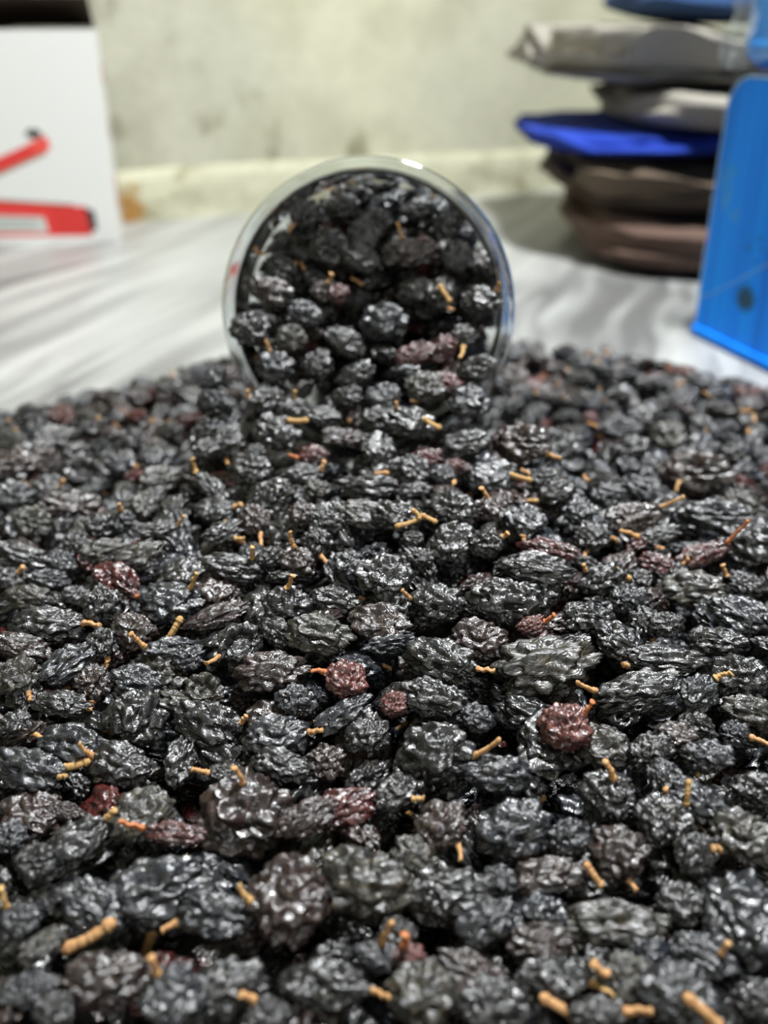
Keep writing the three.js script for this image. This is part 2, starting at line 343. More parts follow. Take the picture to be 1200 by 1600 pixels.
function outOfJar(n, x, y, z) {        // for a raisin inside: does any point poke through the wall?
  for (let i = 0; i < n; i += 3) { const [s, q] = jarS(x + wp[i], y + wp[i + 1], z + wp[i + 2]); if (s < -JL + 0.004 || (s < 0.004 && q > R_IN + (s < -0.028 ? 0.003 : 0))) return true; }
  return false;
}
function fill(topAt, less, box, misses, inside, extra, scale = 1) {
  let fails = 0, placed = 0;
  while (fails < misses) {
    const r = randomRaisin(0.7, scale), n = transform(r); let best = null;
    for (let t = 0; t < 5; t++) {
      const x = rr(box[0], box[1]), z = rr(box[2], box[3]), T = topAt(x, z) - less;
      if (T < 0) continue;
      const c = foot(n, x, z); if (!c) continue;
      let y = -1; for (let i = 0; i < c; i++) { const k = cells[i], v = H[k] - stampLo[k]; if (v > y) y = v; }
      y -= 0.0012;                                             // they are soft
      let lo = 9; for (let i = 0; i < c; i++) lo = Math.min(lo, stampLo[cells[i]]);
      if (y + lo < 0.0002) y = 0.0002 - lo;
      const excess = y + r.c * 0.8 - T;
      if (excess > 0 || (best && best[3] <= excess)) continue;
      if (inside ? outOfJar(n, x, y, z) : hitsJar(n, x, y, z)) continue;
      if (extra && !extra(r, n, x, y, z)) continue;
      best = [x, y, z, excess];
    }
    if (!best) { fails++; continue; }
    fails = 0; placed++;
    commit(r, best[0], best[1], best[2], n, foot(n, best[0], best[2]));
  }
  return placed;
}
console.log('heap base', fill(heapTop, 0.0065, [-0.33, 0.33, -0.56, -0.03], 420, false));
{ // inside the jar: the floor of the height field is now the jar's inner wall
  for (let iz = 0; iz < NZ; iz++) for (let ix = 0; ix < NX; ix++) {
    const x = X0 + (ix + 0.5) * CELL, z = Z0 + (iz + 0.5) * CELL;
    if (Math.abs(x - M.x) > 0.08 || z < M.z - 0.17 || z > M.z + 0.03) continue;
    for (let y = 0; y < 0.2; y += 0.001) { const [s, q] = jarS(x, y, z); if (s < 0 && s > -JL + 0.004 && q < R_IN) { H[iz * NX + ix] = Math.max(H[iz * NX + ix], y); break; } }
  }
}
const slopeTop = (x, z) => { const [s] = jarS(x, 0.07, z); return s > 0.03 || Math.abs(x - M.x) > 0.06 || z < M.z - 0.14 ? -1 : 0.056 + clamp(-0.312 - z, -0.03, 0.2) * 1.15 - 1 * (x - M.x) ** 2; };
console.log('jar', fill(slopeTop, 0.004, [M.x - 0.055, M.x + 0.075, M.z - 0.125, M.z + 0.012], 500, true));
console.log('small ones in the gaps', fill(heapTop, 0.013, [-0.33, 0.33, -0.56, -0.03], 300, false, null, 0.72), fill(slopeTop, 0.003, [M.x - 0.055, M.x + 0.075, M.z - 0.125, M.z + 0.012], 900, true, null, 0.72));
// the buried bottom layer on the floor and the packed inside of the jar
function bury(x, y, z, scale) { const r = randomRaisin(0.5, scale); r.stem = 0; r.p = V(x, y, z); raisins.push(r); }
for (let z = -0.53; z < -0.035; z += 0.0105) for (let x = -0.31; x < 0.31; x += 0.0105) {
  const px = x + rr(-0.002, 0.002), pz = z + rr(-0.002, 0.002);
  if (heapTop(px, pz) > 0.0175 && !inJar(px, 0.012, pz, R_OUT + 0.006)) bury(px, 0.0062, pz, 0.78);
}
for (let s = -0.112; s < -0.02; s += 0.0105) for (let a = -0.036; a <= 0.036; a += 0.0105) for (let b = -0.036; b <= 0.036; b += 0.0105) {
  if (Math.hypot(a, b) > 0.037) continue;
  const side = V(AX.z, 0, -AX.x).normalize(), up = AX.clone().cross(side), q = M.clone().addScaledVector(AX, s + rr(-0.002, 0.002)).addScaledVector(side, a + rr(-0.002, 0.002)).addScaledVector(up, b);
  if (q.y < slopeTop(q.x, q.z) - 0.017) bury(q.x, q.y, q.z, 0.8);
}
console.log('raisins below the top layer', raisins.length);

// ------------------------------------------------------------------ the raisins that can be told apart in the photograph
// [u, v, length px, width px, angle of the long axis (deg, anticlockwise), shape, tone, direction of the stem (deg; omitted: none), label]
const SPOTS = [
  [599, 503, 72, 58, 0, 'w', 'u', , 'plump grey-black raisin bulging from the middle of the jar mouth'], [392, 512, 58, 62, 80, 'w', 'k'], [513, 388, 62, 58, 20, 'w', 'k'], [570, 368, 48, 48, 0, 'r', 'k'],
  [424, 455, 72, 46, -20, 'w', 'n'], [636, 396, 84, 42, 5, 'f', 'n', 100], [440, 418, 52, 40, -40, 'w', 'u'], [585, 345, 55, 40, 10, 'w', 'k'], [655, 325, 62, 30, 10, 'w', 'k', 90], [700, 350, 50, 44, -30, 'w', 'k'],
  [715, 400, 44, 46, 0, 'r', 'u'], [478, 335, 50, 40, 20, 'w', 'k', 250], [536, 322, 50, 36, 0, 'w', 'k'], [565, 405, 58, 40, -10, 'w', 'k'], [650, 455, 60, 40, 10, 'w', 'k'], [690, 460, 50, 50, 0, 'w', 'k', 300],
  [752, 470, 46, 60, 80, 'w', 'k', 60], [505, 455, 40, 34, 0, 'w', 'n', 60], [530, 460, 34, 30, 0, 'w', 'r'], [478, 490, 40, 52, 60, 'l', 'u'], [455, 530, 46, 46, 0, 'w', 'd'], [540, 535, 66, 40, -25, 'w', 'k'],
  [648, 552, 64, 32, 20, 'f', 'r', , 'dark red raisin split open inside the jar mouth'], [697, 541, 34, 34, 40, 'f', 'r', , 'small deep red translucent raisin inside the jar mouth'], [430, 575, 55, 50, -30, 'w', 'u', 100], [497, 570, 50, 44, 60, 'w', 'k'], [555, 585, 62, 36, 20, 'l', 'k'],
  [745, 575, 60, 40, 20, 'w', 'k'], [725, 525, 40, 34, 0, 'w', 'k', 280], [600, 617, 56, 42, 0, 'r', 'u'], [545, 618, 44, 36, 0, 'w', 'k'], [665, 606, 52, 62, 70, 'w', 'd'], [700, 600, 50, 34, -40, 'w', 'r'], [736, 630, 66, 58, 10, 'w', 'u'],
  [415, 625, 60, 40, 20, 'w', 'k', 130], [465, 640, 60, 36, -10, 'l', 'k', 90], [505, 650, 56, 34, 0, 'w', 'k'], [640, 660, 84, 52, -15, 'w', 'k', 110], [590, 655, 48, 40, 0, 'w', 'k'],
  // across the heap, row by row
  [22, 728, 62, 66, 80, 'f', 'n'], [70, 720, 50, 44, 0, 'w', 'n'], [22, 775, 48, 62, 85, 'l', 'u'], [70, 772, 56, 46, 0, 'w', 'k', 45], [50, 815, 62, 54, -25, 'w', 'd'], [108, 788, 86, 46, 8, 'w', 'n'], [130, 738, 78, 46, -8, 'b', 'k'], [185, 725, 50, 40, 0, 'w', 'u', 350],
  [218, 792, 46, 46, 0, 'f', 'd'], [155, 822, 48, 44, 0, 'l', 'k'], [192, 818, 44, 42, 0, 'l', 'u', 95], [242, 828, 72, 28, 15, 'l', 'k', 40], [36, 866, 92, 36, -15, 'l', 'k', 165], [97, 876, 42, 34, -30, 'f', 'u'], [120, 850, 44, 36, -20, 'f', 'k'], [163, 862, 72, 38, 15, 'w', 'd'], [216, 870, 88, 44, 25, 'w', 'd'],
  [180, 908, 84, 58, -38, 'l', 'r', -8, 'glossy dark red raisin with an orange stem end in the heap'], [76, 904, 62, 32, 5, 'w', 'u'], [20, 905, 50, 40, 0, 'w', 'k', 50], [45, 935, 70, 40, -10, 'w', 'd'], [120, 930, 50, 34, 0, 'w', 'k'],
  [355, 692, 58, 50, 10, 'l', 'k', -85], [322, 702, 42, 34, 20, 'w', 'k'], [432, 675, 74, 56, -35, 'f', 'k'], [400, 705, 28, 26, 0, 'w', 'u'], [330, 760, 70, 32, -50, 'l', 'k', 125], [392, 735, 62, 54, -10, 'w', 'k'], [424, 780, 66, 76, -60, 'f', 'k'], [335, 795, 56, 42, 0, 'r', 'k', 40],
  [350, 832, 66, 36, 25, 'f', 'k', -30], [398, 812, 60, 46, -45, 'w', 'n', -80], [362, 886, 98, 46, -8, 'l', 'k', 60], [540, 684, 76, 34, 0, 'l', 'n'], [592, 700, 52, 54, 40, 'r', 'k'], [488, 710, 48, 30, 10, 'w', 'r', 170], [476, 740, 62, 34, 8, 'l', 'k', 35], [497, 764, 40, 32, 0, 'w', 'd'],
  [570, 761, 106, 40, -2, 'w', 'k', , 'long wrinkled black raisin like a small sausage below the jar mouth'], [566, 804, 78, 48, -15, 'r', 'd', , 'olive-dusted raisin with fine contour-line wrinkles'], [474, 805, 40, 52, 70, 'w', 'n'], [510, 815, 54, 40, -10, 'f', 'k'], [495, 846, 50, 46, -40, 'w', 'k', -50], [546, 882, 52, 58, 70, 'w', 'u'], [465, 876, 42, 56, 70, 'w', 'n', 110], [425, 870, 36, 50, -70, 'l', 'k'],
  [602, 900, 86, 70, 0, 'r', 'k', , 'black raisin with rose-like concentric wrinkles in mid heap'], [728, 694, 74, 44, 12, 'w', 'k'], [667, 714, 52, 30, 0, 'f', 'r'], [712, 728, 48, 24, -25, 'f', 'r'], [640, 734, 64, 46, -10, 'f', 'k', 190], [692, 742, 36, 32, 0, 'w', 'u'], [768, 744, 76, 58, -10, 'r', 'u', , 'pale grey flat raisin with a rosette of wrinkles'],
  [814, 692, 90, 66, -20, 'w', 'n', -40, 'large greyish brown crinkled raisin beside the jar'], [850, 748, 46, 36, 0, 'w', 'u', 160], [618, 806, 74, 50, -22, 'w', 'k'], [650, 766, 52, 26, 12, 'w', 'k'], [704, 796, 72, 60, -20, 'w', 'k'], [766, 796, 58, 42, 5, 'f', 'n', 110], [822, 812, 64, 50, -15, 'r', 'u', -100], [706, 848, 78, 62, 30, 'r', 'k'], [760, 848, 56, 50, -10, 'l', 'k', 20],
  [645, 842, 32, 26, 0, 'w', 'k'], [858, 860, 88, 36, -15, 'f', 'r', , 'dark red folded raisin hollow under its ridge'], [838, 888, 116, 52, -10, 'l', 'k'], [660, 872, 34, 30, 0, 'w', 'k'], [870, 770, 56, 40, 20, 'w', 'k', 190], [900, 720, 60, 40, 0, 'b', 'u'],
  [965, 668, 66, 34, -5, 'w', 'u', 170], [985, 700, 60, 44, 0, 'l', 'k'], [1045, 682, 56, 60, 60, 'l', 'd'], [1086, 738, 112, 72, -10, 'w', 'n', -130], [1000, 765, 60, 34, -40, 'l', 'u'], [990, 808, 88, 48, 12, 'f', 'n', 25, 'brown raisin with a long straw stem at the side of the heap'], [950, 776, 54, 40, 0, 'w', 'u'], [1116, 804, 112, 50, -15, 'w', 'u'], [1160, 790, 70, 46, -40, 'f', 'd'],
  [1166, 850, 96, 70, -20, 'w', 'k'], [1096, 866, 84, 34, 18, 'f', 'r', 30, 'red-brown folded raisin ending in a long pink stem'], [942, 908, 78, 54, 12, 'l', 'k', 130], [1024, 880, 54, 34, -20, 'f', 'r'], [982, 936, 58, 44, 0, 'f', 'u'], [1082, 922, 104, 60, -10, 'l', 'd'], [1000, 905, 40, 34, -40, 'w', 'k', 150], [920, 838, 58, 46, -30, 'w', 'k', -110], [1030, 835, 70, 30, 10, 'f', 'k', 150], [1165, 912, 70, 36, -20, 'w', 'k', 110], [905, 800, 50, 44, 0, 'w', 'u'], [1040, 790, 60, 34, 20, 'w', 'k'],
  [265, 942, 100, 70, 0, 'w', 'u', 70, 'grey-black wrinkled raisin with a short upright stem in its middle'], [78, 976, 112, 54, 6, 'f', 'k', -10], [162, 946, 60, 62, 0, 'f', 'k'], [208, 986, 74, 56, -15, 'w', 'n', , 'matt reddish brown raisin among black ones'], [36, 1012, 92, 42, -10, 'w', 'n'], [108, 1036, 98, 58, 48, 'l', 'u'], [158, 1006, 50, 50, -40, 'l', 'k', -60], [30, 1058, 66, 62, 0, 'r', 'd', -50],
  [148, 1066, 56, 58, 60, 'f', 'n', -80, 'red-brown pleated raisin with a pink stem stump'], [268, 1014, 92, 38, 15, 'l', 'u', 130], [295, 1028, 50, 40, 10, 'f', 'u'], [214, 1066, 86, 58, -15, 'l', 'u'], [96, 1100, 82, 42, 0, 'f', 'k'], [215, 1122, 90, 84, -40, 'f', 'k', , 'shiny black raisin with two flat pleats'], [25, 1132, 52, 46, 0, 'w', 'k', -20], [112, 1164, 104, 64, -10, 'l', 'u'], [45, 1202, 118, 66, -20, 'w', 'u', 0], [190, 1196, 98, 64, -15, 'f', 'k', 150],
  [340, 962, 106, 38, 25, 'l', 'n', , 'long flat brown raisin like a strip of bark'], [374, 1006, 76, 60, 40, 'b', 'k', -130, 'cup-shaped black raisin with a hollow of fine rings'], [432, 986, 60, 46, -45, 'l', 'k'], [450, 952, 72, 78, 80, 'w', 'k', 80], [498, 990, 98, 64, -10, 'f', 'd', , 'dull olive-black raisin with two deep creases'], [520, 938, 74, 44, -10, 'f', 'k'], [592, 972, 92, 58, -12, 'r', 'n', -60, 'brown-edged raisin with a curved fold on top'],
  [424, 1050, 112, 62, 8, 'w', 'n'], [318, 1078, 66, 50, -35, 'b', 'd', -60], [324, 1130, 116, 72, -25, 'w', 'k', 30], [540, 1062, 60, 68, 60, 'w', 'p', 160, 'light red-brown raisin with knotted folds among black ones'], [466, 1094, 64, 50, 0, 'f', 'u'], [434, 1150, 98, 62, 12, 'f', 'u', 0, 'smooth slate-grey raisin with a shallow dent'], [538, 1116, 98, 44, 40, 'l', 'u'], [574, 1150, 72, 52, 20, 'f', 'k'], [440, 1196, 88, 48, -15, 'f', 'k'], [510, 1192, 60, 58, 0, 'f', 'n'], [350, 1208, 48, 30, 0, 'f', 'k', 170],
  [682, 944, 82, 60, -15, 'w', 'k', 160], [748, 1000, 88, 62, 0, 'f', 'n'], [688, 1034, 112, 68, -25, 'w', 'k', -10, 'dark crumpled raisin with a tan stem pointing sideways'], [790, 936, 106, 68, -5, 'f', 'k', , 'broad black raisin with brain-like folds'], [850, 1042, 164, 90, 10, 'w', 'd', , 'largest raisin of the heap, sugar-speckled black and flat'], [676, 1090, 104, 58, -15, 'f', 'k'], [746, 1122, 56, 44, -30, 'l', 'u'], [615, 1100, 42, 40, 60, 'w', 'p'], [680, 1176, 114, 94, 0, 'w', 'k', 15, 'big wrinkled black raisin with a long yellow stem'], [776, 1210, 106, 62, -8, 'l', 'u'],
  [862, 1160, 118, 100, 60, 'r', 'k', , 'flat round black raisin lying under a small red raisin'], [940, 1165, 66, 86, 85, 'r', 'd'], [830, 975, 46, 26, 20, 'f', 'p', 10],
  [920, 966, 78, 56, 0, 'l', 'k'], [966, 1002, 82, 56, -45, 'l', 'k'], [1008, 974, 60, 50, -30, 'w', 'k', -80], [1120, 1004, 86, 50, -12, 'l', 'k'], [1036, 1030, 124, 48, -5, 'f', 'k', 190], [996, 1080, 140, 58, 10, 'f', 'k', 170], [1090, 1084, 66, 54, 40, 'f', 'u', 45], [1152, 1058, 84, 68, -10, 'w', 'k'], [1180, 1112, 52, 92, 75, 'l', 'd'], [1150, 960, 90, 60, -45, 'l', 'u'], [1058, 1152, 46, 70, 80, 'w', 'n', -85], [1016, 1176, 70, 56, 20, 'f', 'k'], [1088, 1136, 60, 46, -30, 'l', 'k'], [1104, 1182, 78, 50, -15, 'f', 'u'], [1148, 1146, 46, 40, 0, 'f', 'u', -20], [1040, 975, 60, 40, 0, 'w', 'k'],
  [15, 1308, 50, 56, 70, 'l', 'u', 110], [100, 1266, 56, 26, -10, 'f', 'n'], [222, 1272, 104, 84, 35, 'r', 'd', , 'yellowish dusty flat raisin with a curled rim'], [55, 1345, 60, 60, 0, 'w', 'k'], [112, 1325, 118, 62, 50, 'f', 'k', 40], [276, 1302, 92, 36, -5, 'f', 'r', 175, 'glossy wine-red raisin with a thin reddish stem'], [142, 1412, 66, 106, 65, 'f', 'u'], [240, 1392, 168, 104, 22, 'w', 'u', , 'large blue-black lumpy raisin behind a loose tan stem'], [30, 1440, 60, 56, 0, 'w', 'u', 100], [66, 1478, 42, 76, -65, 'f', 'd'], [165, 1532, 92, 132, 88, 'w', 'n', , 'upright egg-shaped purplish brown raisin'], [266, 1556, 92, 92, 0, 'f', 'u', 105], [40, 1545, 86, 48, 20, 'f', 'u'], [85, 1580, 60, 56, 0, 'w', 'k'],
  [385, 1272, 142, 128, 0, 'f', 'n', 85, 'big round brown-black raisin with a puckered face'], [478, 1278, 52, 92, -65, 'f', 'n'], [538, 1262, 112, 58, 15, 'f', 'r', , 'wedge-shaped maroon raisin with a shiny top'], [335, 1430, 114, 72, -10, 'f', 'u', 210], [450, 1408, 122, 128, -40, 'f', 'n', 140, 'big maroon-black raisin with an orange stem bud'], [566, 1382, 112, 150, 80, 'w', 'd', , 'large upright raisin crusted with sugar grains'], [505, 1540, 142, 74, -5, 'l', 'k', -20], [350, 1545, 130, 76, 20, 'f', 'k', 165], [590, 1495, 44, 84, 85, 'w', 'u', 80], [420, 1585, 70, 50, 0, 'f', 'k', 120],
  [614, 1240, 52, 72, -60, 'w', 'k', -20], [690, 1290, 72, 84, -60, 'f', 'n', -50], [804, 1300, 118, 90, 12, 'w', 'u', -70, 'chunky blue-black raisin with mesh-like wrinkles'], [645, 1345, 72, 72, 0, 'w', 'd'], [708, 1392, 84, 122, 85, 'f', 'k'], [780, 1376, 50, 50, 0, 'w', 'u'], [856, 1370, 118, 58, 12, 'w', 'n'], [886, 1308, 66, 56, 20, 'w', 'u'], [760, 1442, 96, 62, 40, 'l', 'u'], [842, 1472, 96, 58, 5, 'w', 'n'], [660, 1552, 98, 104, -70, 'w', 'd'], [738, 1518, 112, 56, -30, 'f', 'n'], [775, 1570, 110, 80, 0, 'f', 'k'], [862, 1528, 104, 62, -10, 'f', 'k', -35], [622, 1462, 60, 56, 0, 'f', 'k'], [640, 1500, 50, 44, 0, 'w', 'p', 100],
  [950, 1242, 76, 90, 60, 'w', 'k', 100], [1036, 1282, 84, 88, 70, 'l', 'k'], [965, 1332, 92, 78, 0, 'w', 'n', -60, 'round brown-red raisin with coarse knotted wrinkles'], [1092, 1254, 98, 62, -45, 'l', 'u', 150], [1160, 1310, 104, 80, -10, 'f', 'd', 170], [1086, 1334, 62, 66, -60, 'f', 'k'], [960, 1446, 154, 76, -5, 'l', 'd', , 'long olive-black raisin with deep lengthwise creases'], [1066, 1412, 88, 68, -20, 'w', 'k', 30], [1158, 1432, 124, 128, 0, 'f', 'u'], [1100, 1492, 96, 58, -40, 'f', 'u', 60, 'slate-black raisin with a tan stem scar on top'], [985, 1532, 82, 82, 0, 'f', 'd', 130], [1060, 1555, 112, 92, -10, 'w', 'u', -45], [1184, 1232, 90, 48, -15, 'l', 'k'], [1040, 1214, 50, 60, 60, 'l', 'u'], [930, 1585, 90, 50, 0, 'f', 'k', 10], [1180, 1560, 70, 60, 0, 'f', 'k'],
  [882, 1136, 72, 82, 70, 'w', 'p', 50, 'small light red raisin lying on a flat black raisin'],
];
// landmark raisins own their patch of the picture: kept in a small depth buffer so that fillers do not cover them
const BW = 400, BH = 534, BS = 3;
function splat(r, n, x, y, z, fn) {
  const c = project(x, y, z), rad = F * r.b / c[2] / BS, k = Math.max(0, Math.round(rad * 0.10));
  for (let i = 0; i < n; i += 3) {
    const q = project(x + wp[i], y + wp[i + 1], z + wp[i + 2]), iu = Math.floor(q[0] / BS), iv = Math.floor(q[1] / BS);
    for (let b = -k; b <= k; b++) for (let a = -k; a <= k; a++) { const uu = iu + a, vv = iv + b; if (uu >= 0 && vv >= 0 && uu < BW && vv < BH) fn(vv * BW + uu, q[2]); }
  }
}
const own = new Float32Array(BW * BH).fill(9);
{
  const order = SPOTS.map((s, i) => [s, i]).sort((a, b) => (a[0][1] - b[0][1]) + (a[1] === SPOTS.length - 1 ? 9999 : 0) - (b[1] === SPOTS.length - 1 ? 9999 : 0));
  for (const [[u, v, len, wid, ang, type, tone, stem, label]] of order) {
    const mouth = v < 600 && u > 360 && u < 800, d = ray(u, v), back = d.clone().normalize().negate(), al = ang * Math.PI / 180;
    const shape = SH[type][Math.floor(rnd() * SH[type].length)];
    const r = { sh: shape, type, tone, stem: stem === undefined ? 0 : 1, stemAng: stem, label, mark: true, u, v };
    const nrm = back.clone().multiplyScalar(mouth ? 1 : 0.8).add(V(0, mouth ? 0.35 : 0.62, 0)).add(V(rr(-0.22, 0.22), rr(-0.1, 0.1), rr(-0.22, 0.22)));
    const along = CR.clone().multiplyScalar(Math.cos(al)).addScaledVector(CU, Math.sin(al));
    let t = mouth ? 0.30 : 0.06 / -d.y, tEnd = mouth ? 0.50 : 0.1795 / -d.y, hit = false, prev = null;
    for (; t < tEnd; t += 0.0006) {
      const s = t / F;                                          // metres per pixel at this depth
      let a = len * 0.5 * s, b = wid * 0.5 * s; if (b > a) { r.a = a; r.b = b; } else { r.a = a; r.b = b; }
      r.a *= 0.98; r.b *= 1.0; r.c = Math.min(r.a, r.b) * (type === 'r' || type === 'b' ? 0.58 : 0.66);
      orient(r, nrm, along);
      const n = transform(r), x = d.x * t, y = EYE.y + d.y * t, z = d.z * t, c = foot(n, x, z);
      let deep = 0, most = 0; for (let i = 0; i < c; i++) { const k = cells[i], pen = H[k] - (y + stampLo[k]); if (pen > 0.0016) deep++; if (pen > most) most = pen; }
      let floorHit = false; for (let i = 0; i < c; i++) if (y + stampLo[cells[i]] < 0.0003) floorHit = true;
      if (deep > c * 0.16 || most > 0.006 || floorHit || (mouth && outOfJarSide(n, x, y, z))) { hit = true; break; }
      prev = [x, y, z];
    }
    if (!prev) { console.log('no room for', u, v); continue; }
    const n = transform(r);
    commit(r, prev[0], prev[1], prev[2], n, foot(n, prev[0], prev[2]));
    splat(r, n, ...prev, (k, z) => { if (z < own[k]) own[k] = z; });
  }
}
function outOfJarSide(n, x, y, z) { let c = 0; for (let i = 0; i < n; i += 3) { const [s, q] = jarS(x + wp[i], y + wp[i + 1], z + wp[i + 2]); if (s < 0.003 && q > R_IN) c++; } return c > n / 3 * 0.02; }
const clearView = (r, n, x, y, z) => {
  let cover = 0, all = 0;
  splat(r, n, x, y, z, (k, d) => { all++; if (own[k] < 8 && d < own[k] + 0.002) cover++; });
  return cover < all * 0.05;
};
console.log('landmarks placed', raisins.length);
console.log('top layer', fill(heapTop, 0.002, [-0.33, 0.33, -0.56, -0.03], 500, false, clearView));
console.log('jar top', fill(slopeTop, -0.004, [M.x - 0.055, M.x + 0.075, M.z - 0.125, M.z + 0.02], 300, true, clearView), fill(slopeTop, -0.003, [M.x - 0.06, M.x + 0.075, M.z - 0.125, M.z + 0.01], 1500, true, clearView, 0.75));
console.log('raisins', raisins.length);

// which ones show, and how large
{
  const zb = new Float32Array(BW * BH).fill(9), ib = new Int32Array(BW * BH).fill(-1);
  raisins.forEach((r, i) => { const n = transform(r); splat(r, n, r.p.x, r.p.y, r.p.z, (k, d) => { if (d < zb[k] - 0.0003) { zb[k] = d; ib[k] = i; } }); r.seen = 0; });
  for (const i of ib) if (i >= 0) raisins[i].seen++;
}
raisins.forEach((r, i) => r.id = i);
const ranked = [...raisins].sort((a, b) => (b.seen + (b.label ? 1e6 : 0)) - (a.seen + (a.label ? 1e6 : 0)) || a.id - b.id);
const single = new Set(ranked.slice(0, 300));
console.log('in view', raisins.filter((r) => r.seen > 3).length, 'smallest single', ranked[299].seen);

// ------------------------------------------------------------------ building them
const matrixOf = (r) => new THREE.Matrix4().makeBasis(r.X, r.Y, r.Z).scale(V(r.a, r.c, r.b)).setPosition(r.p);
function stemOf(r) {                     // where the stem leaves the skin, which way it points, how long
  let dir;
  if (r.stemAng !== undefined) { const a = r.stemAng * Math.PI / 180; dir = CR.clone().multiplyScalar(Math.cos(a)).addScaledVector(CU, Math.sin(a)).addScaledVector(CB, 0.45); }
  else { dir = r.X.clone().multiplyScalar(r.id % 2 ? 1 : -1).add(V(0, 0.25, 0.1)); }
  dir.normalize();
  const n = transform(r); let best = -9, bp = null;
  for (let i = 0; i < n; i += 3) { const d = wp[i] * dir.x + wp[i + 1] * dir.y + wp[i + 2] * dir.z; if (d > best) { best = d; bp = V(wp[i], wp[i + 1], wp[i + 2]); } }
  const k = (r.id * 0.618) % 1, len = 0.0018 + 0.0036 * k * k + (/long (yellow|straw|pink)/.test(r.label ?? '') ? 0.005 : 0) + (r.mark ? 0.0008 : 0);
  dir.add(V(((r.id * 0.37) % 1 - 0.5) * 0.6, ((r.id * 0.71) % 1) * 0.5, ((r.id * 0.53) % 1 - 0.5) * 0.5)).normalize();
  const q = new THREE.Quaternion().setFromUnitVectors(V(0, 1, 0), dir).multiply(new THREE.Quaternion().setFromAxisAngle(V(0, 1, 0), r.id));
  const th = 0.0039 + 0.0016 * ((r.id * 0.29) % 1);
  return { pos: bp.multiplyScalar(0.93), q, scale: V(th, len, th), shape: STEMS[r.id % 4], mat: stemMats[r.tone === 'r' || r.tone === 'p' ? 2 : r.id % 5 === 0 ? 1 : 0] };
}
const LOOK = { k: 'black', u: 'slate-black', n: 'dark brown', r: 'dark red', d: 'dusty olive-black', p: 'light red' };
const FORM = { r: 'ring-wrinkled', l: 'lengthwise-wrinkled', w: 'crinkled', f: 'deeply folded', b: 'cup-shaped' };
const shortName = (l) => l.split(/,| with | in | among | below | beside | like | lying | hollow | ending | behind | of the | bulging | split | inside | crusted | at the /)[0];
const named = raisins.filter((r) => r.label);
function beside(r) {                     // the nearest raisin with a look of its own
  let best = null, bd = 0.05;
  for (const q of named) { const d = q.p.distanceTo(r.p); if (q !== r && d < bd) { bd = d; best = q; } }
  return best && 'near the ' + shortName(best.label);
}
for (const r of raisins) {
  if (!single.has(r)) continue;
  const inside = jarS(r.p.x, r.p.y, r.p.z)[0] < 0.004 && inJar(r.p.x, r.p.y, r.p.z, 0.05);
  const size = Math.max(r.a, r.b) > 0.0092 ? 'large ' : Math.max(r.a, r.b) < 0.0055 ? 'small ' : '';
  const label = r.label ?? `${size}${LOOK[r.tone]} ${FORM[r.type]} raisin ${r.stem ? 'with tan stem' : 'without stem'} ${beside(r) ?? (inside ? 'inside the jar mouth' : r.p.z < M.z + 0.03 ? 'at the far side of the heap' : 'in the heap')}`;
  const group = r.label ? (inside ? 'raisins inside the jar' : 'raisins in the heap') : label;
  if (r.stem) {
    const g = thing('raisin'); g.position.copy(r.p); tag(g, label, 'raisin', group);
    const b = mesh('raisin_body', r.sh.geo, TONE[r.tone], g);
    b.quaternion.setFromRotationMatrix(new THREE.Matrix4().makeBasis(r.X, r.Y, r.Z)); b.scale.set(r.a, r.c, r.b);
    const s = stemOf(r), m = mesh('stem', s.shape, s.mat, g);
    m.position.copy(s.pos); m.quaternion.copy(s.q); m.scale.copy(s.scale); m.userData.label = 'tan dried stem';
  } else {
    const m = mesh('raisin', r.sh.geo, TONE[r.tone]); tag(m, label, 'raisin', group);
    m.position.copy(r.p); m.quaternion.setFromRotationMatrix(new THREE.Matrix4().makeBasis(r.X, r.Y, r.Z)); m.scale.set(r.a, r.c, r.b);
  }
}
{ // all the others
  const heap = thing('raisin_heap'); tag(heap, 'countless small black raisins heaped on the floor and filling the jar', 'raisins', null, 'stuff');
  const lots = new Map(), stems = new Map();
  for (const r of raisins) {
    if (single.has(r)) continue;
    const k = r.sh.geo.id + r.tone; (lots.get(k) ?? lots.set(k, []).get(k)).push(r);
    if (r.stem && r.seen > 0) { const s = stemOf(r), ks = s.shape.id + ':' + s.mat.id; (stems.get(ks) ?? stems.set(ks, []).get(ks)).push([r, s]); }
  }
  const inst = (name, geo, mat, list, fn) => {
    const im = new THREE.InstancedMesh(geo, mat, list.length); im.name = name; im.castShadow = im.receiveShadow = true; im.userData.kind = 'stuff';
    list.forEach((r, i) => im.setMatrixAt(i, fn(r))); heap.add(im);
  };
  for (const l of lots.values()) inst('raisin_bodies', l[0].sh.geo, TONE[l[0].tone], l, matrixOf);
  for (const l of stems.values()) inst('stems', l[0][1].shape, l[0][1].mat, l, ([r, s]) => new THREE.Matrix4().compose(s.pos.clone().add(r.p), s.q, s.scale));
}
